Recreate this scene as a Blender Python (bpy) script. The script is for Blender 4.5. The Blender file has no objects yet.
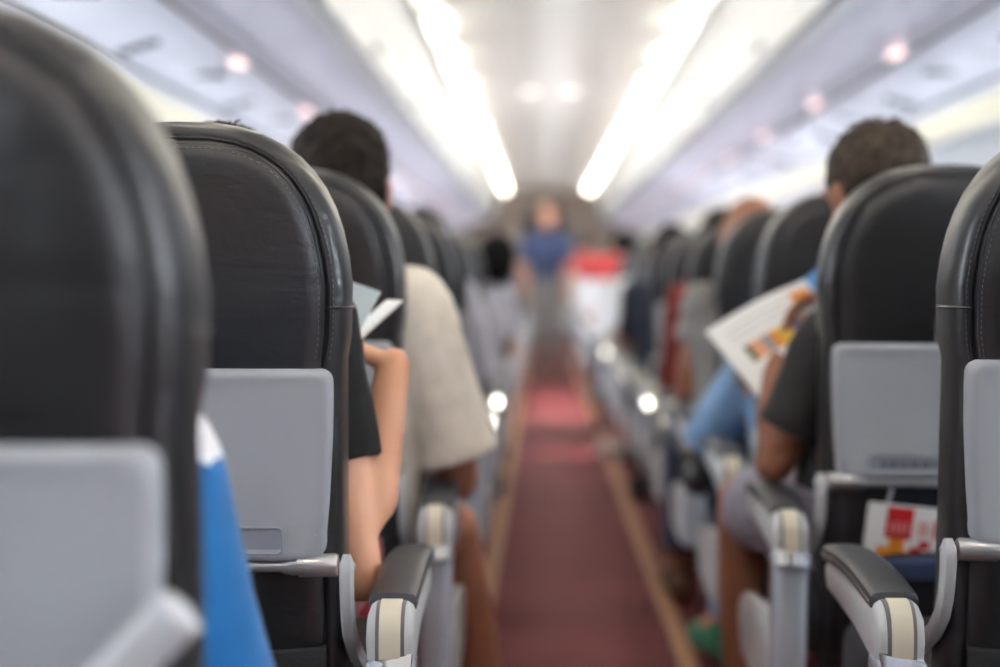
import bpy, bmesh, math, random
from mathutils import Vector, Matrix, noise as mnoise
random.seed(7)
SC = bpy.context.scene
COL = SC.collection

# ------------------------------------------------------------------ camera, world, exposure
cam_d = bpy.data.cameras.new('camera')
cam = bpy.data.objects.new('camera', cam_d); COL.objects.link(cam)
cam.location = (-0.109, 0.0, 1.0)
cam.rotation_euler = (math.radians(90 - 2.15), 0, math.radians(1.53))
cam_d.sensor_width = 36.0; cam_d.lens = 54.0
cam_d.clip_start = 0.02; cam_d.clip_end = 100
cam_d.dof.use_dof = True; cam_d.dof.focus_distance = 1.70; cam_d.dof.aperture_fstop = 1.75
SC.camera = cam
w = bpy.data.worlds.new('daylight'); SC.world = w; w.use_nodes = True
w.node_tree.nodes['Background'].inputs['Color'].default_value = (0.80, 0.90, 1.0, 1)
w.node_tree.nodes['Background'].inputs['Strength'].default_value = 1.0
SC.view_settings.view_transform = 'Standard'; SC.view_settings.look = 'None'
SC.view_settings.gamma = 1.0; SC.view_settings.use_curve_mapping = False
SC.view_settings.exposure = 0.95
SC.cycles.use_denoising = True
SC.cycles.max_bounces = 8; SC.cycles.diffuse_bounces = 5; SC.cycles.glossy_bounces = 3
SC.cycles.sample_clamp_indirect = 12.0
COVE_E, SIDE_E, WIN_E, DOWN_W = 13.5, 0.27, 28.0, 40.0
sun_d = bpy.data.lights.new('sun', 'SUN'); sun_d.energy = 30.0; sun_d.angle = math.radians(0.6); sun_d.color = (1.0, 0.97, 0.92)
sun = bpy.data.objects.new('sun', sun_d); COL.objects.link(sun); sun.location = (6, -2, 6)
_e, _a = math.radians(31), math.radians(15)
sun.rotation_euler = Vector((-math.cos(_e)*math.cos(_a), math.cos(_e)*math.sin(_a), -math.sin(_e))).to_track_quat('-Z', 'Y').to_euler()

CABIN_Y0, CABIN_Y1 = -2.5, 24.0
PITCH = 0.74
def row_y(side, k):           # k counts from 1, the nearest row in view
    if side < 0: return 0.925 + PITCH*(k-1) if k <= 1 else 1.73 + PITCH*(k-2)
    return 1.75 + PITCH*(k-1) if k <= 1 else 2.43 + PITCH*(k-2)
SEAT_X = {-1: 0.535, 1: 0.550}

# ------------------------------------------------------------------ materials
def srgb(r, g, b):
    f = lambda c: (c/255)/12.92 if c/255 <= 0.04045 else ((c/255 + 0.055)/1.055)**2.4
    return (f(r), f(g), f(b), 1)
MATS = {}
def mat(name, col, rough=0.5, metal=0.0, bump=0.0, scale=60, vary=0.0, emit=None, estr=0.0, coat=0.0, sheen=0.0, spec=0.5, sss=0.0):
    if name in MATS: return MATS[name]
    m = bpy.data.materials.new(name); m.use_nodes = True; MATS[name] = m
    nt = m.node_tree; b = nt.nodes['Principled BSDF']
    b.inputs['Base Color'].default_value = col
    b.inputs['Roughness'].default_value = rough
    b.inputs['Metallic'].default_value = metal
    b.inputs['Specular IOR Level'].default_value = spec
    if coat: b.inputs['Coat Weight'].default_value = coat; b.inputs['Coat Roughness'].default_value = 0.08
    if sheen: b.inputs['Sheen Weight'].default_value = sheen
    if sss:
        b.inputs['Subsurface Weight'].default_value = sss
        b.inputs['Subsurface Radius'].default_value = (0.01, 0.004, 0.002)
    if emit:
        b.inputs['Emission Color'].default_value = emit; b.inputs['Emission Strength'].default_value = estr
    if bump or vary:
        tc = nt.nodes.new('ShaderNodeTexCoord')
        nz = nt.nodes.new('ShaderNodeTexNoise'); nz.inputs['Scale'].default_value = scale; nz.inputs['Detail'].default_value = 4
        nt.links.new(tc.outputs['Object'], nz.inputs['Vector'])
        if bump:
            bp = nt.nodes.new('ShaderNodeBump'); bp.inputs['Strength'].default_value = bump; bp.inputs['Distance'].default_value = 0.004
            nt.links.new(nz.outputs['Fac'], bp.inputs['Height']); nt.links.new(bp.outputs['Normal'], b.inputs['Normal'])
        if vary:
            rp = nt.nodes.new('ShaderNodeValToRGB')
            c = Vector(col[:3])
            rp.color_ramp.elements[0].position = 0.3; rp.color_ramp.elements[1].position = 0.7
            rp.color_ramp.elements[0].color = (*(c*(1-vary)), 1); rp.color_ramp.elements[1].color = (*[min(1, v) for v in c*(1+vary)], 1)
            nt.links.new(nz.outputs['Fac'], rp.inputs['Fac']); nt.links.new(rp.outputs['Color'], b.inputs['Base Color'])
    return m
LEATHER = mat('black leather', srgb(32, 32, 34), 0.34, bump=0.06, scale=220, vary=0.06, spec=0.8)
# creases in the leather
def crease(m):
    nt = m.node_tree; b = nt.nodes['Principled BSDF']
    bp = [n for n in nt.nodes if n.type == 'BUMP'][0]
    tc = [n for n in nt.nodes if n.type == 'TEX_COORD'][0]
    mp = nt.nodes.new('ShaderNodeMapping'); mp.inputs['Scale'].default_value = (9, 9, 22)
    n2 = nt.nodes.new('ShaderNodeTexNoise'); n2.inputs['Scale'].default_value = 1.0; n2.inputs['Detail'].default_value = 3
    n2.inputs['Distortion'].default_value = 0.8
    b2 = nt.nodes.new('ShaderNodeBump'); b2.inputs['Strength'].default_value = 0.12; b2.inputs['Distance'].default_value = 0.02
    nt.links.new(tc.outputs['Object'], mp.inputs['Vector']); nt.links.new(mp.outputs['Vector'], n2.inputs['Vector'])
    nt.links.new(n2.outputs['Fac'], b2.inputs['Height']); nt.links.new(bp.outputs['Normal'], b2.inputs['Normal'])
    nt.links.new(b2.outputs['Normal'], b.inputs['Normal'])
crease(LEATHER)
THREAD = mat('stitch thread', srgb(96, 96, 102), 0.6)
PIPING = mat('seam piping', srgb(34, 34, 38), 0.35)
TRAYM = mat('grey tray plastic', srgb(170, 174, 181), 0.38, bump=0.05, scale=400)
PLATEM = mat('tray inset plate', srgb(150, 157, 168), 0.45)
LIGHTGREY = mat('light grey plastic', srgb(196, 198, 200), 0.35)
POSTM = mat('grey gloss plastic', srgb(176, 182, 192), 0.16, coat=0.6)
CREAM = mat('cream plastic', srgb(214, 206, 186), 0.4)
PADM = mat('charcoal armrest pad', srgb(58, 60, 66), 0.42, bump=0.15, scale=200)
PADTRIM = mat('armrest pad trim', srgb(160, 155, 150), 0.35)
SILVER = mat('brushed silver metal', srgb(200, 200, 202), 0.28, metal=0.75)
DARKMETAL = mat('dark frame metal', srgb(90, 90, 95), 0.35, metal=0.8)
POCKETM = mat('black pocket fabric', srgb(30, 30, 33), 0.6, bump=0.3, scale=300)
CUSHM = mat('seat cushion leather', srgb(42, 42, 45), 0.5, bump=0.2, scale=90)
INK = mat('grey print', srgb(105, 110, 120), 0.6)
CARPET = mat('dark red carpet', srgb(104, 27, 31), 0.66, bump=0.6, scale=500, vary=0.18)
STRIPM = mat('tan floor strip', srgb(176, 128, 92), 0.5, vary=0.1, scale=30)
CEILM = mat('ceiling white', srgb(236, 232, 224), 0.45)
BINM = mat('bin door white', srgb(196, 194, 190), 0.4)
BINUND = mat('bin underside grey', srgb(214, 212, 224), 0.35)
RAILM = mat('bin rail grey', srgb(205, 205, 208), 0.3)
PSUM = mat('service panel grey', srgb(214, 213, 224), 0.35)
DARKGAP = mat('dark grey gap', srgb(90, 88, 92), 0.6)
WALLM = mat('sidewall panel', srgb(206, 208, 212), 0.5)
BULKM = mat('bulkhead brown grey', srgb(142, 130, 122), 0.6, vary=0.1, scale=3)
COVEM = mat('cove lamp diffuser', srgb(255, 250, 235), 0.5, emit=(1.0, 0.95, 0.84, 1), estr=COVE_E)
SIDEM = mat('sidewall lamp diffuser', srgb(200, 194, 172), 0.5, emit=(1.0, 0.955, 0.80, 1), estr=SIDE_E)
WINM = mat('bright daylight window', srgb(255, 255, 255), 0.2, emit=(0.84, 0.93, 1.0, 1), estr=WIN_E)
def hazy_pane(m):            # pane with added emission in place of daylight, still lets the sun through
    nt = m.node_tree; out = nt.nodes['Material Output']; b = nt.nodes['Principled BSDF']
    em = nt.nodes.new('ShaderNodeEmission'); em.inputs['Color'].default_value = (0.84, 0.93, 1.0, 1); em.inputs['Strength'].default_value = WIN_E
    tr = nt.nodes.new('ShaderNodeBsdfTransparent'); ad = nt.nodes.new('ShaderNodeAddShader')
    nt.links.new(em.outputs[0], ad.inputs[0]); nt.links.new(tr.outputs[0], ad.inputs[1]); nt.links.new(ad.outputs[0], out.inputs['Surface']); nt.nodes.remove(b)
hazy_pane(WINM)
SHADEM = mat('backlit window shade', srgb(225, 228, 230), 0.6, emit=(0.86, 0.93, 1.0, 1), estr=WIN_E)  # emission added so that closed shades still light the cabin
SIGNM = mat('lit sign', srgb(255, 220, 215), 0.4, emit=(1.0, 0.66, 0.60, 1), estr=0.9)
DOWNM = mat('downlight lens', srgb(255, 245, 230), 0.3, emit=(1.0, 0.92, 0.85, 1), estr=1.6)
PAPER = mat('white paper', srgb(235, 236, 236), 0.6)
def cloth(name, rgb, vary=0.08, sheen=0.2):
    return mat(name, srgb(*rgb), 0.85, bump=0.25, scale=25, vary=vary, sheen=sheen)
def skinmat(name, rgb): return mat(name, srgb(*rgb), 0.5, vary=0.06, scale=14, sss=0.15)
HAIRM = mat('black brown hair', srgb(33, 24, 19), 0.7, vary=0.5, scale=55, bump=0.5, spec=0.2)
HAIRG = mat('dark greying hair', srgb(64, 54, 45), 0.7, vary=0.5, scale=55, bump=0.5, spec=0.2)
HAIRBLK = mat('black hair', srgb(14, 11, 12), 0.7, vary=0.3, scale=55, bump=0.5, spec=0.2)
EYEM = mat('dark eye', srgb(70, 56, 48), 0.25)
LIPM = mat('lips', srgb(150, 88, 80), 0.5)

# ------------------------------------------------------------------ mesh helpers
class MB:
    def __init__(s): s.v = []; s.f = []
    def add(s, vs, fs):
        o = len(s.v); s.v += [tuple(v) for v in vs]; s.f += [tuple(i + o for i in f) for f in fs]; return s
    def box(s, c, d):
        cx, cy, cz = c; x, y, z = d[0]/2, d[1]/2, d[2]/2
        vs = [(cx+i*x, cy+j*y, cz+k*z) for i in (-1, 1) for j in (-1, 1) for k in (-1, 1)]
        return s.add(vs, [(0,1,3,2), (4,6,7,5), (0,4,5,1), (2,3,7,6), (0,2,6,4), (1,5,7,3)])
    def rbox(s, c, d, r=0.01, seg=3):
        bm = bmesh.new(); bmesh.ops.create_cube(bm, size=1)
        for v in bm.verts: v.co = Vector((v.co.x*d[0], v.co.y*d[1], v.co.z*d[2]))
        bmesh.ops.bevel(bm, geom=bm.edges[:], offset=min(r, min(d)*0.48), segments=seg, profile=0.5, affect='EDGES')
        bm.verts.index_update()
        s.add([v.co + Vector(c) for v in bm.verts], [[v.index for v in f.verts] for f in bm.faces]); bm.free(); return s
    def loft(s, rings, caps=True, closed=True):
        n = len(rings[0]); vs = [p for r in rings for p in r]; fs = []
        for i in range(len(rings)-1):
            for j in range(n if closed else n-1):
                k = (j+1) % n
                fs.append((i*n+j, i*n+k, (i+1)*n+k, (i+1)*n+j))
        if caps:
            fs.append(tuple(range(n-1, -1, -1))); fs.append(tuple((len(rings)-1)*n + j for j in range(n)))
        return s.add(vs, fs)
    def tube(s, pts, rad, n=10, round_ends=False):
        pts = [Vector(p) for p in pts]
        if not isinstance(rad, (list, tuple)): rad = [rad]*len(pts)
        rings = []; prev = None
        T = []
        for i in range(len(pts)):
            a = pts[max(0, i-1)]; b = pts[min(len(pts)-1, i+1)]
            T.append((b-a).normalized())
        t0 = T[0]; ref = Vector((0, 0, 1)) if abs(t0.z) < 0.9 else Vector((1, 0, 0))
        u = t0.cross(ref).normalized()
        def ring(c, u, w, r): return [c + u*(r*math.cos(2*math.pi*j/n)) + w*(r*math.sin(2*math.pi*j/n)) for j in range(n)]
        for i, p in enumerate(pts):
            u = (u - T[i]*u.dot(T[i])).normalized(); w_ = T[i].cross(u)
            if i == 0 and round_ends:
                for a in (80, 55, 28):
                    rings.append(ring(p - T[0]*rad[0]*math.sin(math.radians(a)), u, w_, rad[0]*math.cos(math.radians(a))))
            rings.append(ring(p, u, w_, rad[i]))
            if i == len(pts)-1 and round_ends:
                for a in (28, 55, 80):
                    rings.append(ring(p + T[i]*rad[i]*math.sin(math.radians(a)), u, w_, rad[i]*math.cos(math.radians(a))))
        return s.loft(rings)
    def ell(s, c, r, nu=16, nv=10, R=None):
        c = Vector(c); rings = []
        for i in range(1, nv):
            t = math.pi*i/nv
            rg = []
            for j in range(nu):
                a = 2*math.pi*j/nu
                p = Vector((r[0]*math.sin(t)*math.cos(a), r[1]*math.sin(t)*math.sin(a), r[2]*math.cos(t)))
                rg.append(c + (R @ p if R else p))
            rings.append(rg)
        top = Vector((0, 0, r[2])); o = len(s.v); n = nu
        vs = [p for q in rings for p in q] + [c + (R @ top if R else top), c - (R @ top if R else top)]
        fs = []
        for i in range(len(rings)-1):
            for j in range(n):
                k = (j+1) % n; fs.append((i*n+j, (i+1)*n+j, (i+1)*n+k, i*n+k))
        a = len(rings)*n
        for j in range(n):
            k = (j+1) % n
            fs.append((a, j, k)); fs.append((a+1, (len(rings)-1)*n+k, (len(rings)-1)*n+j))
        return s.add(vs, fs)
    def ribbon(s, path, width, thick, axis=Vector((1, 0, 0))):
        path = [Vector(p) for p in path]; rings = []
        for i, p in enumerate(path):
            t = (path[min(i+1, len(path)-1)] - path[max(i-1, 0)]).normalized()
            nrm = axis.cross(t).normalized()
            rings.append([p + axis*(a*width/2) + nrm*(b*thick/2) for a, b in ((-1, -1), (1, -1), (1, 1), (-1, 1))])
        return s.loft(rings)
    def mesh(s, name, m, smooth=True, angle=40):
        me = bpy.data.meshes.new(name); me.from_pydata(s.v, [], s.f)
        bm = bmesh.new(); bm.from_mesh(me); bmesh.ops.recalc_face_normals(bm, faces=bm.faces[:]); bm.to_mesh(me); bm.free()
        me.materials.append(m)
        if smooth:
            me.polygons.foreach_set('use_smooth', [True]*len(me.polygons)); me.set_sharp_from_angle(angle=math.radians(angle))
        return me
def obj(name, me, parent=None):
    o = bpy.data.objects.new(name, me); COL.objects.link(o)
    if parent: o.parent = parent
    return o
def empty(name, loc=(0, 0, 0)):
    o = bpy.data.objects.new(name, None); COL.objects.link(o); o.location = loc; o.empty_display_size = 0.05; return o
def tag(o, label, cat, group=None):
    o['label'] = label; o['category'] = cat
    if group: o['group'] = group
    return o
def struct(o): o['kind'] = 'structure'; return o
ORD = ['zeroth', 'first', 'second', 'third', 'fourth', 'fifth', 'sixth', 'seventh', 'eighth', 'ninth', 'tenth', 'eleventh', 'twelfth', 'thirteenth', 'fourteenth', 'fifteenth', 'sixteenth', 'seventeenth', 'eighteenth', 'nineteenth', 'twentieth', 'twenty-first', 'twenty-second', 'twenty-third', 'twenty-fourth', 'twenty-fifth', 'twenty-sixth', 'twenty-seventh', 'twenty-eighth', 'twenty-ninth', 'thirtieth']
SIDE = {-1: 'left', 1: 'right'}

# ------------------------------------------------------------------ the cabin shell
def extrude(pts, y0, y1):       # closed XZ polygon drawn along y
    return MB().loft([[(x, y0, z) for x, z in pts], [(x, y1, z) for x, z in pts]])
def strip(line, y0, y1, t=0.02): # polyline given a thickness and drawn along y
    off = []
    for i, p in enumerate(line):
        a = Vector(line[max(0, i-1)]); b = Vector(line[min(len(line)-1, i+1)]); d = (b-a).normalized()
        off.append((p[0] - d.y*t, p[1] + d.x*t))
    return extrude(list(line) + off[::-1], y0, y1)
L = CABIN_Y1 - CABIN_Y0
fl = MB().box((0, (CABIN_Y0+CABIN_Y1)/2, -0.02), (3.9, L, 0.04)); struct(obj('floor', fl.mesh('floor', CARPET)))
for i, sx in enumerate((-1, 1)):
    st = MB().rbox((sx*0.275, (CABIN_Y0+CABIN_Y1)/2, 0.003), (0.05, L-0.1, 0.008), 0.003, 2)
    struct(obj('trim_%d' % (i+1), st.mesh('floor_strip', STRIPM)))
# ceiling: gently vaulted panels with joints
ceil = MB(); ceil.box((0, (CABIN_Y0+CABIN_Y1)/2, 2.46), (1.5, L, 0.02))
ceil_o = struct(obj('ceiling', ceil.mesh('ceiling', CEILM)))
y = CABIN_Y0
pl = [(-0.60, 2.378), (-0.50, 2.388), (-0.3, 2.396), (0, 2.40), (0.3, 2.396), (0.50, 2.388), (0.60, 2.378)]
panel_me = strip(pl, 0.006, 1.20-0.006, 0.02).mesh('ceiling_panel', CEILM)
while y < CABIN_Y1 - 0.5:
    o = obj('ceiling_panel', panel_me, ceil_o); o.location = (0, y, 0); y += 1.20
# sidewalls with window openings
WY = [2.14 - 6*PITCH + PITCH*i for i in range(int(L/PITCH)-1)]
def wallx(z):                   # inner face of the sidewall
    tab = [(0, 1.70), (0.45, 1.80), (0.9, 1.80), (1.3, 1.73), (1.70, 1.54)]
    for (z0, x0), (z1, x1) in zip(tab, tab[1:]):
        if z <= z1: return x0 + (x1-x0)*(z-z0)/(z1-z0)
    return tab[-1][1]
for sx, nm in ((-1, 'wall_left'), (1, 'wall_right')):
    m = MB()
    lo = [(sx*wallx(z), z) for z in (0, 0.2, 0.45, 0.7, 0.95)]
    hi = [(sx*wallx(z), z) for z in (1.27, 1.4, 1.55, 1.70)]
    mid = [(sx*wallx(z), z) for z in (0.95, 1.1, 1.27)]
    t = -0.03*sx
    m.v += []; 
    for seg in (lo, hi):
        q = strip(seg, CABIN_Y0, CABIN_Y1, t); m.add(q.v, q.f)
    ys = [CABIN_Y0] + [c for wy in WY for c in (wy-0.12, wy+0.12)] + [CABIN_Y1]
    for a, b in zip(ys[0::2], ys[1::2]):
        q = strip(mid, a, b, t); m.add(q.v, q.f)
    struct(obj(nm, m.mesh(nm, WALLM)))
fr = MB(); pn = MB()
rect = [(-0.12, -0.16), (0.12, -0.16), (0.12, 0.16), (-0.12, 0.16)]
def rr(hw, hh, r, n=5):
    out = []
    for cx, cz, a0 in ((hw-r, hh-r, 0), (-hw+r, hh-r, 90), (-hw+r, -hh+r, 180), (hw-r, -hh+r, 270)):
        for i in range(n+1):
            a = math.radians(a0 + 90*i/n); out.append((cx + r*math.cos(a), cz + r*math.sin(a)))
    return out
o1 = rr(0.128, 0.168, 0.05); o2 = rr(0.112, 0.150, 0.07)
fr.loft([[(0.03, a, b) for a, b in o1], [(-0.004, a, b) for a, b in o1], [(-0.004, a, b) for a, b in o2], [(0.03, a, b) for a, b in o2]], caps=False)
pn.loft([[(0.032, a, b) for a, b in o1], [(0.036, a, b) for a, b in o1]])
frame_me = fr.mesh('window_frame', WALLM); pane_me = pn.mesh('window_pane', WINM); shade_me = pn.mesh('window_shade', SHADEM)
def shade_up(y): return 7.9 < y < 8.5 or 9.6 < y < 13.0  # unseen shades added elsewhere so sun enters only along these stretches
wn = 0
for sx in (-1, 1):
    for wy in WY:
        wn += 1
        e = struct(empty('window_%d' % wn, (sx*wallx(1.11), wy, 1.11)))
        e.rotation_euler = (0, sx*math.radians(-10), 0 if sx > 0 else math.pi)
        if sx < 0: e.rotation_euler = (0, math.radians(-10), math.pi)
        obj('window_frame', frame_me, e); obj('window_pane', pane_me, e) if shade_up(wy) else obj('window_shade', shade_me, e)
# bulkheads
bk = MB()
bk.box((0, CABIN_Y0-0.03, 1.25), (3.9, 0.06, 2.5)); struct(obj('wall_back', bk.mesh('wall_back', WALLM)))
bk = MB()
for sx in (-1, 1): bk.box((sx*1.2, CABIN_Y1, 1.25), (1.66, 0.06, 2.5))
bk.box((0, CABIN_Y1, 2.28), (0.74, 0.06, 0.44)); struct(obj('wall_front', bk.mesh('wall_front', BULKM)))
bk = MB(); bk.box((0, CABIN_Y1+1.0, 1.25), (1.6, 0.06, 2.5)); bk.box((-0.8, CABIN_Y1+0.5, 1.25), (0.06, 1.0, 2.5)); bk.box((0.8, CABIN_Y1+0.5, 1.25), (0.06, 1.0, 2.5)); bk.box((0, CABIN_Y1+0.5, 2.46), (1.6, 1.0, 0.06)); bk.box((0, CABIN_Y1+0.5, -0.03), (1.6, 1.0, 0.06))
struct(obj('wall_galley', bk.mesh('wall_galley', BULKM)))
for sx, nm in ((-1, 'trim_3'), (1, 'trim_4')):     # closing band between ceiling and bins
    q = strip([(sx*0.75, 2.30), (sx*0.75, 2.46)], CABIN_Y0, CABIN_Y1, 0.02); struct(obj(nm, q.mesh('cove_back', CEILM)))
    q = strip([(sx*1.52, 1.70), (sx*1.60, 1.66), (sx*1.54, 2.2), (sx*0.76, 2.44)], CABIN_Y0, CABIN_Y1, 0.02); struct(obj('trim_%d' % (5 if sx < 0 else 6), q.mesh('crown_liner', CEILM)))

# overhead bins
BIN_L = 1.90
NB = int(L/BIN_L)
bin_me = {}
for sx in (-1, 1):
    body = extrude([(sx*x, z) for x, z in ((0.80, 1.885), (1.02, 1.79), (1.06, 1.775), (1.06, 2.30), (0.72, 2.33))], 0, BIN_L-0.012).mesh('bin_body', BINUND)
    door = strip([(sx*x, z) for x, z in ((0.706, 2.33), (0.73, 2.24), (0.755, 2.12), (0.775, 2.0), (0.788, 1.91), (0.796, 1.875))], 0.006, BIN_L-0.018, 0.014*-sx*-1).mesh('bin_door', BINM)
    rail = strip([(sx*x, z) for x, z in ((0.808, 1.846), (0.825, 1.838), (0.862, 1.832))], 0, BIN_L-0.012, 0.012*sx).mesh('bin_rail', RAILM)
    gap = strip([(sx*x, z) for x, z in ((0.797, 1.877), (0.800, 1.862), (0.807, 1.850))], 0, BIN_L-0.012, 0.012*sx).mesh('bin_gap', DARKGAP)
    latch = MB().rbox((sx*0.775, BIN_L/2, 1.93), (0.016, 0.16, 0.03), 0.006).mesh('bin_latch', DARKGAP)
    bin_me[sx] = (body, door, rail, latch, gap)
    for i in range(NB):
        e = empty('overhead_bin', (0, CABIN_Y0 + 0.1 + i*BIN_L, 0))
        k = NB - i
        tag(e, 'white overhead bin above the %s seats, %s from the far bulkhead' % (SIDE[sx], ORD[k]), 'overhead bin', 'overhead bins')
        for n_, me_ in zip(('bin_body', 'bin_door', 'bin_rail', 'bin_latch', 'bin_gap'), bin_me[sx]): obj(n_, me_, e)
# passenger service panels
PS_L = 1.48
psu_me = {}
for sx in (-1, 1):
    plate = strip([(sx*x, z) for x, z in ((1.062, 1.775), (1.10, 1.735), (1.22, 1.705), (1.40, 1.668), (1.47, 1.648))], 0, PS_L-0.01, 0.015*sx).mesh('panel_plate', PSUM)
    groove = strip([(sx*x, z) for x, z in ((1.395, 1.667), (1.412, 1.6635))], 0, PS_L-0.01, -0.003*sx).mesh('panel_groove', DARKGAP)
    groove2 = strip([(sx*x, z) for x, z in ((1.095, 1.738), (1.106, 1.732))], 0, PS_L-0.01, -0.003*sx).mesh('panel_groove', DARKGAP)
    noz = MB(); noz.tube([(0, 0, 0.01), (0, 0, -0.012)], [0.028, 0.022], 12); noz_me = noz.mesh('air_nozzle', DARKGAP)
    rd = MB(); rd.tube([(0, 0, 0.01), (0, 0, -0.008)], [0.02, 0.018], 12); rd_me = rd.mesh('reading_light', RAILM)
    sg = MB().rbox((0, 0, 0), (0.045, 0.11, 0.012), 0.004).mesh('lit_sign', SIGNM)
    slot = MB().rbox((0, 0, 0), (0.16, 0.05, 0.01), 0.004).mesh('speaker_slot', DARKGAP)
    psu_me[sx] = (plate, groove, groove2, noz_me, rd_me, sg, slot)
    for i in range(int(L/PS_L)-1):
        e = empty('service_panel', (0, CABIN_Y0 + 0.67 + i*PS_L, 0)); k = int(L/PS_L) - 1 - i
        tag(e, 'service panel with lit sign over the %s seats, %s from far bulkhead' % (SIDE[sx], ORD[k]), 'service panel', 'passenger service panels')
        obj('panel_plate', plate, e); obj('panel_groove', groove, e); obj('panel_groove', groove2, e)
        zf = lambda x: 1.705 - (x-1.22)*0.2055
        for q in range(3):
            o = obj('air_nozzle', noz_me, e); o.location = (sx*(1.26+0.045*q), 0.35+0.02*q, zf(1.26+0.045*q))
            o = obj('reading_light', rd_me, e); o.location = (sx*(1.26+0.045*q), 0.62, zf(1.26+0.045*q))
        o = obj('lit_sign', sg, e); o.location = (sx*(1.13 if sx < 0 else 1.08) + 0, 0.98, 1.722 if sx < 0 else 1.745)
        o = obj('speaker_slot', slot, e); o.location = (sx*1.27, 1.06, zf(1.27)-0.002)
# sidewall lamps under the bins
SL = 1.30
side_me = {}
for sx in (-1, 1):
    q = strip([(sx*x, z) for x, z in ((1.475, 1.645), (1.50, 1.635), (1.53, 1.60), (1.545, 1.565))], 0, SL-0.035, 0.012*sx).mesh('lamp_diffuser', SIDEM)
    h = strip([(sx*x, z) for x, z in ((1.545, 1.565), (1.56, 1.555), (1.605, 1.575))], 0, SL-0.005, 0.012*sx).mesh('lamp_valance', WALLM)
    for i in range(int(L/SL)):
        e = empty('sidewall_lamp', (0, CABIN_Y0 + 0.1 + i*SL, 0)); k = int(L/SL) - i
        tag(e, 'cream sidewall lamp strip on the %s, %s from the far bulkhead' % (SIDE[sx], ORD[k]), 'lamp', 'sidewall lamp strips')
        obj('lamp_diffuser', q, e); obj('lamp_valance', h, e)
# cove lamps along both edges of the ceiling
cd = MB().rbox((0, 0.40, 0), (0.034, 0.62, 0.03), 0.012, 3).mesh('lamp_diffuser', COVEM)
CHM = {q: MB().box((0, 0.60, 0.024), (0.10, 1.24, 0.014)).box((q*0.040, 0.60, -0.036), (0.008, 1.24, 0.117)).mesh('lamp_housing', CEILM) for q in (-1, 1)}  # outer lip added to keep lamp light off the bin doors
for sx in (-1, 1):
    nL = int(L/1.25)
    for i in range(nL):
        e = empty('cove_lamp', (sx*0.645, CABIN_Y0 + 0.2 + i*1.25, 2.355))
        tag(e, 'bright cove lamp at the %s edge of the ceiling, %s from the far bulkhead' % (SIDE[sx], ORD[nL-i]), 'lamp', 'ceiling cove lamps')
        obj('lamp_diffuser', cd, e); obj('lamp_housing', CHM[sx], e)
# two downlights in the middle of the ceiling
for nm, x, which in (('ceiling_downlight', -0.19, 'left'), ('ceiling_downlight', 0.12, 'right')):
    e = empty(nm, (x, 11.3, 2.395)); tag(e, 'small round ceiling downlight, the %s one of the pair' % which, 'lamp', 'round ceiling downlights')
    obj('lens', MB().tube([(0, 0, 0.0), (0, 0, -0.008)], [0.075, 0.07], 20).mesh('lens', DOWNM), e)
    rg = MB(); rg.loft([[(r*math.cos(a), r*math.sin(a), z) for a in [2*math.pi*j/24 for j in range(24)]] for r, z in ((0.095, 0.003), (0.092, -0.010), (0.076, -0.010), (0.074, 0.003))], caps=False)
    obj('bezel', rg.mesh('bezel', RAILM), e)
    ld = bpy.data.lights.new('downlight_beam', 'SPOT'); ld.energy = DOWN_W; ld.spot_size = math.radians(62); ld.spot_blend = 0.6; ld.shadow_soft_size = 0.06; ld.color = (1, 0.95, 0.9)
    lo = bpy.data.objects.new('downlight_beam', ld); COL.objects.link(lo); lo.parent = e; lo.location = (0, 0, -0.02)

# ------------------------------------------------------------------ seats (local: x=0 centre, y=0 rear of the head, +y forward, z up)
LEAN = 0.12
TOP = 1.18
def lean(p): return Vector((p[0], p[1] + (TOP - p[2])*LEAN, p[2]))
def leanmb(m): m.v = [tuple(lean(v)) for v in m.v]; return m
def outline(inset=0.0, grow=0.0, zb=0.34):
    W, b, z0, n = 0.195, 0.25, 0.93, 2.75
    pts = []
    for i in range(25):                              # dome, from +x round to -x
        a = math.pi*i/24
        c, s_ = math.cos(a), math.sin(a)
        pts.append((W*math.copysign(abs(c)**(2/n), c), z0 + b*abs(s_)**(2/n)))
    side = [0.90, 0.85, 0.78, 0.70, 0.62, 0.54, 0.46, 0.40, zb]
    def hw(z): return 0.195 if z > 0.9 else 0.190 - 0.004*max(0, min(1, (0.9-z)/0.25))
    pts = [(hw(z), z) for z in side[::-1]] + pts + [(-hw(z), z) for z in side]
    N = len(pts); out = []
    for i in range(N):
        a = Vector(pts[max(0, i-1)]); b_ = Vector(pts[min(N-1, i+1)]); d = (b_-a).normalized()
        nx, nz = d.y, -d.x                             # outward normal
        out.append((pts[i][0] - nx*(inset-grow), pts[i][1] - nz*(inset-grow)))
    return out
def ring(inset, y, bulge=0.0, head=0.0):
    r = []
    for x, z in outline(inset):
        yy = y
        # headrest is thicker in front; the cover is a little proud above z = .965
        k = 1.0 if z > 0.965 else 0.0
        r.append(lean((x*(1 + 0.018*k), yy + (head if z > 0.93 else 0), z + (0.003*k))))
    return r
def build_back():
    m = MB()
    rings = [ring(0.075, -0.006), ring(0.045, -0.0055), ring(0.026, -0.002), ring(0.0215, 0.0035), ring(0.018, 0.001), ring(0.009, 0.005), ring(0.003, 0.014), ring(0.0, 0.032), ring(0.0, 0.075, head=0.004), ring(0.006, 0.098, head=0.012), ring(0.022, 0.113, head=0.016), ring(0.06, 0.118, head=0.016)]
    m.loft(rings); return m.mesh('backrest', LEATHER, angle=60)
BACK = build_back()
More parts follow.
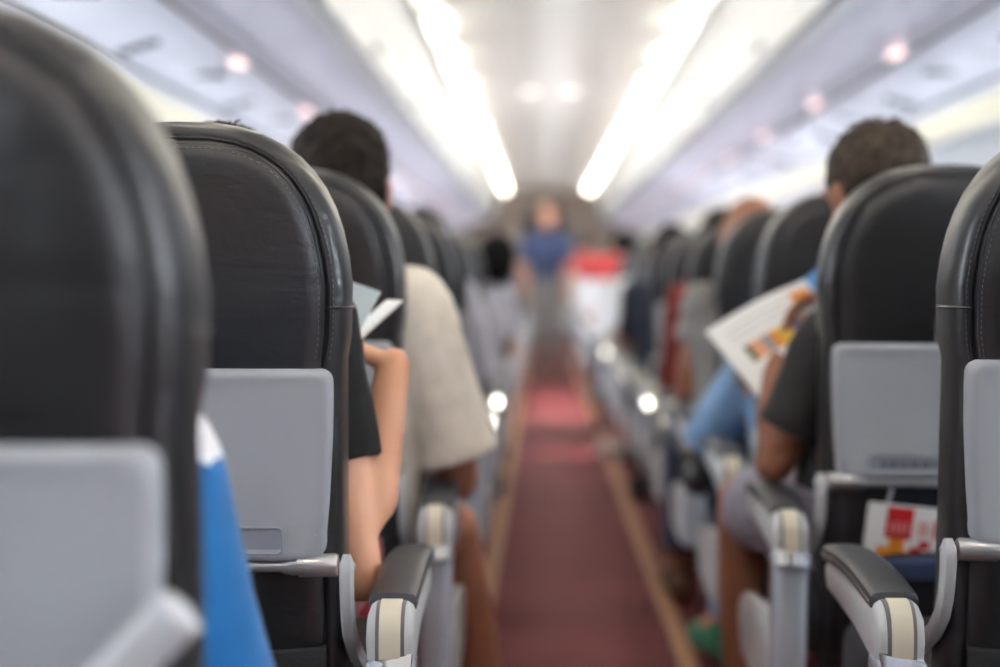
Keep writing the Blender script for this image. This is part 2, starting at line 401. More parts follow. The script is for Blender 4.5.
def build_piping():
    m = MB()
    for ins, y in ((0.0250, -0.001), (0.0178, 0.0015)):
        pts = [lean((x*(1.018 if z > 0.965 else 1), y, z)) for x, z in outline(ins) if z > 0.86]
        m.tube(pts, 0.0016, 6)
    return m.mesh('piping', PIPING)
PIPE = build_piping()
def build_stitch():
    m = MB()
    for ins, y in ((0.0295, -0.0032), (0.0135, 0.0026)):
        pts = [lean((x*(1.018 if z > 0.965 else 1), y, z)) for x, z in outline(ins) if z > 0.86]
        for a, b in zip(pts, pts[1:]):
            d = b-a; n = max(1, int(d.length/0.0065))
            for i in range(n):
                p = a + d*((i+0.2)/n); q = a + d*((i+0.75)/n)
                m.tube([p, q], 0.0006, 4)
    return m.mesh('stitching', THREAD, smooth=False)
STITCH = build_stitch()
def build_side_seam(sx):
    return MB().tube([lean((sx*x, y, 0.964)) for x, y in ((0.177, 0.001), (0.187, 0.005), (0.1935, 0.014), (0.1965, 0.032), (0.1965, 0.08), (0.189, 0.105))], 0.0022, 6).mesh('side_seam', PIPING)
SEAM = {q: build_side_seam(q) for q in (-1, 1)}
def tray_outline(ins=0.0):
    hw0, hw1, zt, zb = 0.181-ins, 0.170-ins, 0.892-ins, 0.667+ins
    pts = []
    def hwz(z): return hw1 + (hw0-hw1)*max(0, min(1, (z-0.70)/0.14))**0.8
    r = 0.014
    right = [(hwz(z), z) for z in (0.70, 0.74, 0.78, 0.82, 0.86)]
    for i in range(5):
        a = math.radians(90*i/4); right.append((hw0-r + r*math.cos(a), zt-r + r*math.sin(a)))
    low = []
    r2 = 0.022
    for i in range(5):
        a = math.radians(-90 + 90*i/4); low.append((hw1-r2 + r2*math.cos(a), zb+r2 + r2*math.sin(a)))
    half = low + right
    return half + [(-x, z) for x, z in half[::-1]]
def build_tray():
    m = MB()
    rings = [[lean((x, y, z)) for x, z in tray_outline(i)] for i, y in ((0.0, 0.004), (0.0, -0.012), (0.003, -0.0175), (0.008, -0.0195), (0.013, -0.0185), (0.018, -0.017))]
    m.loft(rings); return m.mesh('tray_table', TRAYM, angle=50)
TRAY = build_tray()
def build_plate():
    m = MB(); a = rr(0.120, 0.0165, 0.007, 4)
    f = lambda ins, y: [lean((x*(1-ins/0.112), y, 0.6925 + z*(1-ins/0.0165))) for x, z in a]
    m.loft([f(0, -0.0165), f(0, -0.0195), f(0.0012, -0.0199), f(0.0022, -0.0195), f(0.003, -0.0178)]); return m.mesh('inset_plate', PLATEM, angle=30)
PLATE = build_plate()
def build_print():
    m = MB(); x = -0.098
    rnd = random.Random(3)
    while x < 0.095:
        wd = rnd.uniform(0.006, 0.02); 
        m.add([lean(p) for p in ((x, -0.0182, 0.687), (x+wd, -0.0182, 0.687), (x+wd, -0.0182, 0.698), (x, -0.0182, 0.698))], [(0, 1, 2, 3)])
        x += wd + 0.004
    return m.mesh('print_line', INK, smooth=False)
PRINT = build_print()
LATCH = leanmb(MB().rbox((0, -0.016, 0.917), (0.034, 0.018, 0.048), 0.008, 3).rbox((0, -0.005, 0.915), (0.024, 0.02, 0.03), 0.006, 2)).mesh('tray_latch', LIGHTGREY)
ROD = leanmb(MB().tube([(-0.13, -0.010, 0.660), (0.13, -0.010, 0.660)], 0.0065, 12)).mesh('tray_rod', SILVER)
def build_hinge(sx):
    m = MB(); m.tube([(sx*0.118, -0.010, 0.660), (sx*0.124, -0.010, 0.660), (sx*0.128, -0.010, 0.660), (sx*0.136, -0.010, 0.661), (sx*0.1365, -0.010, 0.661), (sx*0.180, -0.010, 0.663), (sx*0.184, -0.010, 0.663)], [0.008, 0.0095, 0.0105, 0.011, 0.0135, 0.0148, 0.013], 16)
    return leanmb(m).mesh('tray_hinge', SILVER)
def build_arm(sx):              # swoops down and forward beside the seat back
    m = MB(); path = [(-0.010, 0.664, 0.0150), (-0.012, 0.652, 0.0150), (-0.010, 0.632, 0.0125), (-0.003, 0.605, 0.0115), (0.012, 0.580, 0.0115), (0.045, 0.552, 0.0115), (0.090, 0.528, 0.0115), (0.13, 0.510, 0.0115)]
    rings = []
    for i, (y, z, hw) in enumerate(path):
        a = Vector(path[max(0, i-1)][:2]); b = Vector(path[min(len(path)-1, i+1)][:2]); d = (b-a).normalized()
        n = Vector((d.y, -d.x))
        rg = []
        for j in range(12):
            t = 2*math.pi*j/12
            cx, cn = math.copysign(abs(math.cos(t))**0.6, math.cos(t))*0.0085, math.copysign(abs(math.sin(t))**0.6, math.sin(t))*hw
            rg.append((sx*0.1945 + cx, y + (TOP-0.66)*LEAN + n.x*cn, z + n.y*cn))
        rings.append(rg)
    first = rings[0]
    c = sum((Vector(p) for p in first), Vector())/12
    top = [tuple(c + (Vector(p)-c)*0.5 + Vector((0, 0.0, 0.012))) for p in first]
    m.loft([top] + rings)
    m.tube([(sx*0.2035, (TOP-0.66)*LEAN-0.010, 0.662), (sx*0.2047, (TOP-0.66)*LEAN-0.010, 0.662)], 0.0035, 10)
    return m.mesh('tray_arm', LIGHTGREY)
HINGE = {s: build_hinge(s) for s in (-1, 1)}; ARM = {s: build_arm(s) for s in (-1, 1)}
def build_pocket():
    m = MB(); rings = []
    for z, y in ((0.35, 0.0), (0.36, -0.02), (0.40, -0.032), (0.47, -0.036), (0.53, -0.030), (0.545, -0.026), (0.548, -0.022), (0.540, -0.018), (0.40, -0.012), (0.36, 0.0)):
        rings.append([lean((x, y + 0.010*abs(x/0.165)**3, z + 0.006*(x/0.165)**2)) for x in [0.168*(-1 + 2*i/12) for i in range(13)]])
    m.loft(rings, caps=False, closed=False); return m.mesh('seat_pocket', POCKETM)
POCKET = build_pocket()
CUSH = MB().rbox((0, 0.345, 0.415), (0.44, 0.47, 0.13), 0.04, 4).mesh('seat_cushion', CUSHM)
def superring(cx, y, cz, hw, hh, n=16, e=0.45):
    return [(cx + hw*math.copysign(abs(math.cos(t))**e, math.cos(t)), y, cz + hh*math.copysign(abs(math.sin(t))**e, math.sin(t))) for t in [2*math.pi*j/n for j in range(n)]]
ADZ = -0.028
def build_armrest(cx):
    body = MB(); hw = 0.029
    body.loft([superring(cx, y, z, w_, h) for y, z, w_, h in ((-0.004, 0.598, hw*0.86, 0.018), (0.000, 0.600, hw*0.95, 0.026), (0.008, 0.603, hw, 0.034), (0.022, 0.604, hw, 0.040), (0.040, 0.606, hw, 0.040), (0.08, 0.605, hw*0.93, 0.036), (0.16, 0.610, hw*0.85, 0.030), (0.26, 0.612, hw*0.82, 0.026), (0.34, 0.612, hw*0.8, 0.022), (0.362, 0.614, hw*0.7, 0.014))])
    pad = MB(); ar = lambda y: 0.012*math.sin(math.pi*max(0, min(1, (y-0.03)/0.34)))
    pad.loft([superring(cx, y, 0.640 + ar(y), hw*k, 0.0135*k2, e=0.55) for y, k, k2 in ((0.034, 0.97, 0.55), (0.037, 1.0, 0.9), (0.06, 1.02, 1), (0.12, 1.03, 1), (0.18, 1.03, 1), (0.24, 1.03, 1), (0.30, 1.02, 1), (0.35, 0.97, 1), (0.368, 0.85, 0.85), (0.374, 0.6, 0.5))])
    for q in (body, pad): q.v = [(a, b, c+ADZ) for a, b, c in q.v]
    return body.mesh('armrest', LIGHTGREY), pad.mesh('armrest_pad', PADM)
def build_armtrim(cx, sx):
    m = MB(); ar = lambda y: 0.012*math.sin(math.pi*max(0, min(1, (y-0.03)/0.34)))
    for dz in (0.001,):
        m.tube([(cx + sx*0.0282*(1.0 if y < .3 else 0.97), y, 0.6385 + ar(y) + dz) for y in (0.04, 0.08, 0.12, 0.16, 0.20, 0.24, 0.28, 0.32, 0.35)], 0.0020, 6)
    m.v = [(a, b, c+ADZ) for a, b, c in m.v]
    return m.mesh('pad_trim', PADTRIM)
def build_insert(cx):
    m = MB(); m.ribbon([(cx, 0.030, 0.6445), (cx, 0.018, 0.6435), (cx, 0.008, 0.638), (cx, 0.000, 0.629), (cx, -0.0045, 0.615), (cx, -0.0055, 0.596), (cx, -0.004, 0.584)], 0.025, 0.006)
    m.v = [(a, b, c+ADZ) for a, b, c in m.v]
    return m.mesh('cap_insert', CREAM, angle=30)
def build_slot(cx):  # grey strip painted in as the shade around the cap insert
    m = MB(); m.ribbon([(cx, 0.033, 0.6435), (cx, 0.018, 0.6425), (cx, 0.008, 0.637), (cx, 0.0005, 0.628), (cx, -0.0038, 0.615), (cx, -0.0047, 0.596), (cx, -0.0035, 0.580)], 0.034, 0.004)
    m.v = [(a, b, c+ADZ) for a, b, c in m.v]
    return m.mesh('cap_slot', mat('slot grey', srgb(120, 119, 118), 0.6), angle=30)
def build_post(cx):
    m = MB(); m.rbox((cx, 0.026, 0.425), (0.056, 0.066, 0.27), 0.017, 5)
    m.rbox((cx, 0.018, 0.567+ADZ), (0.060, 0.062, 0.030), 0.010, 4); return m.mesh('armrest_post', POSTM)
CHROME = mat('polished chrome', srgb(232, 234, 236), 0.02, metal=1.0)
def build_chrome(cx, sx):  # added mirror plate, tilted to throw lamp glints toward the camera
    m = MB(); xs = [0.026*(-1 + 2*i/8) for i in range(9)]; sag = lambda x: -0.65*x*x
    m.loft([[(x, -0.017, sag(x)-0.004), (x, 0.017, sag(x)-0.004), (x, 0.018, sag(x)-0.001), (x, 0.017, sag(x)), (x, -0.017, sag(x)), (x, -0.018, sag(x)-0.001)] for x in xs])
    n = Vector((-0.152 if sx > 0 else 0.120, -0.68, 0.725)).normalized(); u = Vector((1, 0, 0)); u = (u - n*u.dot(n)).normalized(); v = n.cross(u)
    m.v = [tuple(Vector((cx, -0.015, 0.548)) + u*a + v*b + n*c) for a, b, c in m.v]
    return m.mesh('chrome_plate', CHROME, angle=30)
def build_sidepanel(cx, sx):
    m = MB(); prof = [(0.05, 0.29), (0.05, 0.435), (0.07, 0.445), (0.20, 0.435), (0.36, 0.415), (0.41, 0.39), (0.42, 0.35), (0.38, 0.30), (0.20, 0.285)]
    x0, x1 = cx + sx*0.012, cx + sx*0.030
    c = Vector((sum(p[0] for p in prof)/len(prof), sum(p[1] for p in prof)/len(prof)))
    ins = [tuple(c + (Vector(p)-c)*0.95) for p in prof]
    m.loft([[(x0, a, b) for a, b in ins], [(x0, a, b) for a, b in prof], [(x1 - sx*0.004, a, b) for a, b in prof], [(x1, a, b) for a, b in ins]])
    return m.mesh('side_panel', LIGHTGREY, angle=30)
def build_leg(x, y0, y1):
    return MB().tube([(x, y0, 0.36), (x, (y0+y1)/2, 0.18), (x, y1, 0.02)], [0.016, 0.014, 0.016], 8).rbox((x, y1, 0.012), (0.04, 0.09, 0.024), 0.008, 2).mesh('leg', DARKMETAL)
AX = 0.2515
KIT = {}
for sx in (-1, 1):               # sx = direction of the aisle in seat space
    b, p = build_armrest(sx*AX)
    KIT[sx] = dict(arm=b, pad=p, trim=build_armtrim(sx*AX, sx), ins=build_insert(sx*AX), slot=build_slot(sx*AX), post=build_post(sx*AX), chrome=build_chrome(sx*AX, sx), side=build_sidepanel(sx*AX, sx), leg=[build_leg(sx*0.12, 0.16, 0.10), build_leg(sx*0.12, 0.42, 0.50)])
SEAT_NOTE = {(-1, 1): 'large out-of-focus black leather aisle seat filling the left edge, nearest row',
 (-1, 2): 'sharp black leather aisle seat with grey tray on the left, black-shirted passenger in it',
 (-1, 3): 'black leather aisle seat on the left holding the passenger in the beige shirt',
 (1, 1): 'sharp black leather aisle seat with stitched seam cut off by the right edge',
 (1, 2): 'black leather aisle seat on the right with a red and white magazine in its pocket',
 (1, 3): 'black leather aisle seat on the right, third row, jeans leg crossed beside it',
 (1, 4): 'black leather aisle seat on the right with a bald head above it',
 (1, 5): 'black leather aisle seat on the right with the red-shirted passenger in it'}
def make_seat(side, k, x, kind='aisle'):
    sx = -side if kind == 'aisle' else side*0 + (-side)
    shift = 0.025 if (side, k) == (1, 1) else 0.0
    e = empty('aircraft_seat', (x + shift, row_y(side, k), 0))
    near = k <= 12
    obj('backrest', BACK, e)
    if k <= 6:
        obj('piping', PIPE, e); obj('side_seam', SEAM[-1], e); obj('side_seam', SEAM[1], e)
    if k <= 3 and kind == 'aisle': obj('stitching', STITCH, e)
    t = obj('tray_table', TRAY, e)
    dz = -0.008 if side < 0 else (0.011 if k == 1 else 0.0)      # tray hangs a little lower or higher
    if side < 0: t.scale.z = 1.036; t.location.z = -0.032
    else: t.location.z = dz
    if near:
        obj('inset_plate', PLATE, t); obj('tray_latch', LATCH, t)
        if kind == 'aisle' and side > 0 and k <= 4: obj('print_line', PRINT, t)
        r = obj('tray_rod', ROD, e); r.location.z = dz
        for s in (-1, 1): obj('tray_hinge', HINGE[s], r); obj('tray_arm', ARM[s], e).location.z = dz
        obj('seat_pocket', POCKET, e)
    obj('seat_cushion', CUSH, e)
    K = KIT[sx]
    a = obj('armrest', K['arm'], e); obj('armrest_pad', K['pad'], a); obj('cap_insert', K['ins'], a)
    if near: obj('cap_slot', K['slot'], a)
    if near: obj('pad_trim', K['trim'], a)
    if shift: a.location.x = -0.010
    if kind == 'aisle':
        po = obj('armrest_post', K['post'], e); po.location.x = -0.010 if shift else 0; obj('chrome_plate', K['chrome'], po); obj('side_panel', K['side'], e)
    if kind != 'middle':
        for l in K['leg']: obj('leg', l, e)
    if kind == 'aisle':
        tag(e, SEAT_NOTE.get((side, k), 'black leather aisle seat beside the camera on the %s, outside the picture' % SIDE[side] if k < 1 else 'black leather aisle seat, %s row from the camera on the %s' % (ORD[k], SIDE[side])), 'seat', 'aisle seats on the %s' % SIDE[side])
    else:
        tag(e, 'black leather %s seat %s on the %s' % (kind, 'beside the camera' if k < 1 else 'in the %s row' % ORD[k], SIDE[side]), 'seat', 'inner seats on the %s' % SIDE[side])
    return e
for side in (-1, 1):
    for k in range(0, 30):
        make_seat(side, k, side*SEAT_X[side])
        if k <= 9:
            make_seat(side, k, side*(SEAT_X[side]+0.485), 'middle'); make_seat(side, k, side*(SEAT_X[side]+0.97), 'window')

# ------------------------------------------------------------------ people
TMP = bpy.data.scenes.new('workbench')
def remesh(m, vox, mt, name, smooth=4):
    me = bpy.data.meshes.new('tmp'); me.from_pydata(m.v, [], m.f)
    bm = bmesh.new(); bm.from_mesh(me); bmesh.ops.recalc_face_normals(bm, faces=bm.faces[:]); bm.to_mesh(me); bm.free()
    o = bpy.data.objects.new('tmp', me); TMP.collection.objects.link(o)
    r = o.modifiers.new('r', 'REMESH'); r.mode = 'VOXEL'; r.voxel_size = vox; r.use_smooth_shade = True
    s = o.modifiers.new('s', 'SMOOTH'); s.factor = 0.5; s.iterations = smooth
    vl = TMP.view_layers[0]; vl.update(); ev = o.evaluated_get(vl.depsgraph)
    out = bpy.data.meshes.new_from_object(ev); out.name = name
    bpy.data.objects.remove(o); bpy.data.meshes.remove(me)
    out.materials.clear(); out.materials.append(mt)
    out.polygons.foreach_set('use_smooth', [True]*len(out.polygons))
    return out
V = Vector
def displace(me, fn):
    n = len(me.vertices); co = [0.0]*(3*n); no = [0.0]*(3*n)
    me.vertices.foreach_get('co', co); me.vertex_normals.foreach_get('vector', no)
    for i in range(0, 3*n, 3):
        d = fn(Vector(co[i:i+3])); co[i] += no[i]*d; co[i+1] += no[i+1]*d; co[i+2] += no[i+2]*d
    me.vertices.foreach_set('co', co); me.update()
def limb(m, pts, rad, flat_end=False, n=14):
    """capsules joined end to end"""
    pts = [V(p) for p in pts]
    m.tube(pts, rad, n, round_ends=not flat_end)
    if flat_end:
        m.ell(pts[0], (rad[0],)*3, 12, 8)
    for p, r in list(zip(pts, rad))[1:-1]: m.ell(p, (r*0.99,)*3, 12, 8)
def torso(m, secs, n=20):
    """secs: centre, half width, half depth; lateral axis given by yaw"""
    rings = []
    for c, hw, hd, yaw in secs:
        ca, sa = math.cos(yaw), math.sin(yaw)
        rings.append([V(c) + V((ca, sa, 0))*hw*math.copysign(abs(math.cos(t))**0.8, math.cos(t)) + V((-sa, ca, 0))*hd*math.copysign(abs(math.sin(t))**0.8, math.sin(t)) for t in [2*math.pi*j/n for j in range(n)]])
    m.loft(rings)
def hand(m, wrist, d, nrm, curl=0.6, s=1.0, mirror=1):
    """five fingers; d = direction of the palm, nrm = back of the hand"""
    wrist = V(wrist); d = V(d).normalized(); nrm = (V(nrm) - d*V(nrm).dot(d)).normalized(); lat = d.cross(nrm)*mirror
    kn = []
    for i, (off, ln) in enumerate(((0.030, 0.078), (0.010, 0.083), (-0.010, 0.080), (-0.028, 0.073))):
        k = wrist + d*ln*s + lat*off*s; kn.append(k)
        limb(m, [wrist + lat*off*0.55*s + d*0.008, k], [0.0125*s, 0.0105*s], n=8)
    for i, (k, ln) in enumerate(zip(kn, (0.068, 0.076, 0.070, 0.055))):
        a = 0.25 + 0.1*i*curl; p = [k]; seg = (0.45, 0.32, 0.26); dd = d
        for j in range(3):
            ang = curl*(0.45 + 0.42*j)*1.15
            v = d*math.cos(ang) - nrm*math.sin(ang) + lat*(0.03*(1.5-i))
            p.append(p[-1] + v.normalized()*ln*seg[j]*s)
        limb(m, p, [0.0098*s, 0.0088*s, 0.0080*s, 0.0068*s], n=8)
    t0 = wrist + d*0.022*s + lat*0.024*s; t1 = t0 + (d*0.6 + lat*0.75 - nrm*0.25).normalized()*0.042*s; t2 = t1 + (d*0.9 + lat*0.15 - nrm*0.35*curl).normalized()*0.032*s; t3 = t2 + (d*0.95 - lat*0.2 - nrm*0.4*curl).normalized()*0.024*s
    limb(m, [wrist + d*0.01, t0, t1, t2, t3], [0.012*s, 0.0135*s, 0.0105*s, 0.0095*s, 0.0075*s], n=8)
def head_mesh(m, c, R, s=1.0):
    q = lambda x, y, z: V(c) + R @ (V((x, y, z))*s)
    m.ell(q(0, -0.008, 0.025), (0.076*s, 0.094*s, 0.090*s), 20, 14, R)
    m.ell(q(0, 0.030, -0.040), (0.058*s, 0.060*s, 0.072*s), 18, 12, R)
    m.ell(q(0, 0.062, -0.088), (0.030*s, 0.026*s, 0.022*s), 12, 8, R)
    limb(m, [q(0, 0.085, 0.018), q(0, 0.108, -0.022)], [0.008*s, 0.014*s], n=8)
    for sx in (-1, 1):
        m.ell(q(sx*0.079, -0.002, -0.008), (0.009*s, 0.018*s, 0.031*s), 10, 8, R)
        m.ell(q(sx*0.034, 0.078, 0.026), (0.020*s, 0.010*s, 0.007*s), 10, 6, R)      # brow
def hair_mesh(c, R, s, mt, style='short', seed=0):
    m = MB(); q = lambda x, y, z: V(c) + R @ (V((x, y, z))*s)
    m.ell(q(0, -0.022, 0.036), (0.084*s, 0.094*s, 0.090*s), 40, 26, R)
    if style == 'full': m.ell(q(0, -0.045, -0.005), (0.080*s, 0.070*s, 0.095*s), 32, 22, R)
    if style == 'long': m.ell(q(0, -0.050, -0.04), (0.085*s, 0.065*s, 0.14*s), 32, 22, R)
    me = remesh(m, 0.0055, mt, 'hair', 2)
    displace(me, lambda p: (0.006*mnoise.noise(p*38 + V((seed*7, 0, 0))) + 0.0025*mnoise.noise(p*130))*s)
    # loose locks
    rnd = random.Random(seed); lk = MB()
    for i in range(90):
        a = rnd.uniform(0, 2*math.pi); t = rnd.uniform(0.1, 1.35)
        d = V((math.sin(t)*math.cos(a), math.sin(t)*math.sin(a), math.cos(t)))
        p0 = q(0, -0.022, 0.036) + R @ V((d.x*0.082*s, d.y*0.092*s, d.z*0.088*s))
        dn = R @ d; tn = (dn.cross(V((rnd.uniform(-1, 1), rnd.uniform(-1, 1), rnd.uniform(-1, 1))))).normalized()
        ln = rnd.uniform(0.008, 0.02)
        lk.tube([p0, p0 + dn*ln*0.35 + tn*ln*0.5, p0 + dn*ln*0.42 + tn*ln], [0.0022, 0.0014, 0.0004], 4)
    bm = bmesh.new(); bm.from_mesh(me)
    off = [bm.verts.new(v) for v in lk.v]
    for f in lk.f:
        try: bm.faces.new([off[i] for i in f])
        except ValueError: pass
    bm.to_mesh(me); bm.free()
    me.polygons.foreach_set('use_smooth', [True]*len(me.polygons))
    return me
def person(label, x, y0, skin, shirt, pants, shoes, hairm, J=None, sleeve=0.6, pant=1.0, vox=0.012, style='short', head_s=1.0, look=(0, 0, 0), yoke=None, shoeL=None, group='seated passengers', size=1.0, loose=0.0, hands=(0.5, 0.5), seated=True):
    """J overrides joints (absolute).  Keys: pel, chest, neck, head, shL/shR, elL/elR, wrL/wrR, hdL/hdR (hand direction), knL/R, anL/R, toL/R; L = -x"""
    D = dict(pel=(x, y0+0.27, 0.55), chest=(x, y0+0.265, 0.83), neck=(x, y0+0.262, 0.995), head=(x, y0+0.275, 1.10))
    for s, n in ((-1, 'L'), (1, 'R')):
        D['sh'+n] = (x+s*0.165, y0+0.265, 0.945); D['el'+n] = (x+s*0.20, y0+0.33, 0.70); D['wr'+n] = (x+s*0.10, y0+0.52, 0.665)
        D['hip'+n] = (x+s*0.085, y0+0.29, 0.545); D['kn'+n] = (x+s*0.11, y0+0.665, 0.56); D['an'+n] = (x+s*0.11, y0+0.66, 0.10); D['to'+n] = (x+s*0.12, y0+0.80, 0.045)
        D['hd'+n] = (-s*0.5, 0.8, -0.1); D['hn'+n] = (0, 0.1, 1)
    if J: D.update(J)
    D = {k: V(v) for k, v in D.items()}
    root = empty('person', (D['pel'].x, D['pel'].y, 0)); tag(root, label, 'person', group)
    inv = V(root.location)
    def put(name, me, parent=root):
        me.transform(Matrix.Translation(-inv)); o = obj(name, me, parent); return o
    R = Matrix.Rotation(look[2], 3, 'Z') @ Matrix.Rotation(look[0], 3, 'X') @ Matrix.Rotation(look[1], 3, 'Y')
    yaw = math.atan2(D['shR'].y - D['shL'].y, D['shR'].x - D['shL'].x)
    sz = size; k = lambda r: r*sz
    mid = D['pel'].lerp(D['chest'], 0.5)
    sh = (D['shL'] + D['shR'])/2; shw = (D['shR'] - D['shL']).length/2
    m = MB()
    def trunk(m, g):
        torso(m, [(D['pel'] - V((0, 0, 0.07)), k(0.12)+g, k(0.085)+g, 0), (D['pel'], k(0.155)+g, k(0.11)+g, 0), (mid, k(0.135)+g, k(0.10)+g, yaw/2), (D['chest'], k(0.155)+g, k(0.108)+g, yaw), (D['chest'].lerp(sh, 0.75), shw+g, k(0.10)+g, yaw), (sh + V((0, 0, 0.025)), shw*0.86+g, k(0.075)+g, yaw), (sh.lerp(D['neck'], 0.8) + V((0, 0, 0.02)), k(0.075)+g, k(0.062)+g, yaw)])
    trunk(m, 0)
    limb(m, [D['neck'] - V((0, 0, 0.03)), D['neck'].lerp(D['head'], 0.7)], [k(0.058), k(0.052)])
    head_mesh(m, D['head'], R, head_s)
    for i, n in enumerate('LR'):
        limb(m, [D['sh'+n], D['sh'+n].lerp(D['el'+n], 0.5), D['el'+n], D['el'+n].lerp(D['wr'+n], 0.35), D['wr'+n]], [k(0.052), k(0.045), k(0.038), k(0.039), k(0.027)])
        hand(m, D['wr'+n], D['hd'+n], D['hn'+n], hands[i], 1.0*sz**0.5, mirror=1 if n == 'R' else -1)
        limb(m, [D['hip'+n], D['hip'+n].lerp(D['kn'+n], 0.5), D['kn'+n], D['kn'+n].lerp(D['an'+n], 0.35), D['an'+n]], [k(0.085), k(0.074), k(0.056), k(0.054), k(0.036)])
        limb(m, [D['an'+n], D['an'+n].lerp(D['to'+n], 0.6), D['to'+n]], [k(0.036), k(0.036), k(0.028)])
        heel = D['an'+n] + (D['an'+n]-D['to'+n]).normalized()*0.03; m.ell((heel.x, heel.y, D['to'+n].z+0.005), (0.03, 0.035, 0.035), 10, 8)
    put('body', remesh(m, vox, skin, 'body'))
    # shirt
    g = 0.013 + loose
    m = MB(); trunk(m, g)
    for n in 'LR':
        if sleeve <= 1:
            e = D['sh'+n].lerp(D['el'+n], sleeve)
            limb(m, [D['sh'+n], D['sh'+n].lerp(e, 0.5), e], [k(0.056)+g, k(0.052)+g, k(0.047)+g*1.3], flat_end=True)
        else:
            e = D['el'+n].lerp(D['wr'+n], sleeve-1)
            limb(m, [D['sh'+n], D['sh'+n].lerp(D['el'+n], 0.5), D['el'+n], e], [k(0.055)+g, k(0.049)+g, k(0.042)+g, k(0.03)+g], flat_end=True)
    me = remesh(m, min(vox*1.15, 0.012), shirt, 'shirt', 4)
    displace(me, lambda p: 0.005*mnoise.noise(V((p.x*14, p.y*14, p.z*22)) + V((x*9, y0*3, 0))))     # soft folds
    if yoke:
        me.materials.append(yoke)
        for pg in me.polygons:
            if pg.center.z > yoke_z: pg.material_index = 1
    put('shirt', me)
    # trousers or shorts
    m = MB(); torso(m, [(D['pel'] - V((0, 0, 0.085)), k(0.13), k(0.10), 0), (D['pel'], k(0.168), k(0.124), 0), (D['pel'] + V((0, 0, 0.08)), k(0.158), k(0.120), 0)])
    for n in 'LR':
        if pant <= 1:
            e = D['hip'+n].lerp(D['kn'+n], pant); limb(m, [D['hip'+n], D['hip'+n].lerp(e, 0.6), e], [k(0.094), k(0.090), k(0.084)], flat_end=True)
        else:
            e = D['kn'+n].lerp(D['an'+n], pant-1); limb(m, [D['hip'+n], D['hip'+n].lerp(D['kn'+n], 0.5), D['kn'+n], D['kn'+n].lerp(e, 0.5), e], [k(0.095), k(0.085), k(0.069), k(0.066), k(0.058)], flat_end=True)
    put('trousers' if pant > 1 else 'shorts', remesh(m, max(vox, 0.008), pants, 'trousers', 3))
    for n in 'LR':
        m = MB(); a, t = D['an'+n], D['to'+n]; f = (t-a); f.z = 0; f.normalize(); zb = min(a.z, t.z)
        heel = V((a.x, a.y, t.z)) - f*0.045
        limb(m, [heel, heel.lerp(t, 0.5) + V((0, 0, 0.008)), t], [0.043, 0.046, 0.038]); limb(m, [V((a.x, a.y, t.z)), V((a.x, a.y, t.z+0.04))], [0.047, 0.045])
        for i, v in enumerate(m.v): m.v[i] = (v[0], v[1], max(v[2], t.z-0.043))
        put('shoe', remesh(m, 0.009, (shoeL or shoes) if n == 'L' else shoes, 'shoe', 2))
    if hairm: put('hair', hair_mesh(D['head'], R, head_s, hairm, style, int(abs(y0*100)+abs(x*10))))
    for sx in (-1, 1):
        e = MB().ell(D['head'] + R @ (V((sx*0.033, 0.074, 0.010))*head_s), (0.0095*head_s,)*3, 10, 8); put('eye', e.mesh('eye', EYEM))
    e = MB().ell(D['head'] + R @ (V((0, 0.088, -0.055))*head_s), (0.024*head_s, 0.008*head_s, 0.007*head_s), 12, 8, R); put('mouth', e.mesh('mouth', LIPM))
    return root
yoke_z = 9
SK_LIGHT = skinmat('light skin', (226, 168, 134)); SK_TAN = skinmat('tan skin', (196, 138, 108)); SK_BROWN = skinmat('brown skin', (150, 98, 72)); SK_DEEP = skinmat('deep brown skin', (122, 80, 58))
BLACKT = cloth('black cotton', (12, 12, 14), sheen=0.0); BEIGE = cloth('beige cotton', (246, 239, 227)); BLUE = cloth('bright blue jersey', (0, 100, 162)); CHAR = cloth('charcoal cotton', (44, 42, 42), sheen=0.05)
WHITEC = cloth('white jersey', (222, 222, 224)); GREYC = cloth('grey cotton', (130, 126, 124)); REDC = cloth('red cotton', (128, 28, 24)); NAVY = cloth('navy cotton', (36, 42, 62)); LAV = cloth('pale lavender cotton', (204, 204, 218)); PINK = cloth('coral red cotton', (216, 70, 72)); UNIBLUE = cloth('blue uniform cloth', (46, 58, 90))
JEANS = cloth('light blue denim', (126, 162, 204), 0.15); DENIMD = cloth('dark denim', (48, 56, 78)); SHORTG = cloth('grey shorts cloth', (146, 142, 158)); DARKP = cloth('dark trousers cloth', (30, 29, 33)); REDP = cloth('crimson cloth', (150, 30, 52))
SH_BROWN = mat('brown shoe leather', srgb(104, 74, 52), 0.45); SH_GREEN = mat('green shoe', srgb(54, 132, 104), 0.6); SH_WHITE = mat('white shoe', srgb(220, 218, 214), 0.5); SH_BLACK = mat('black shoe', srgb(36, 36, 38), 0.4)

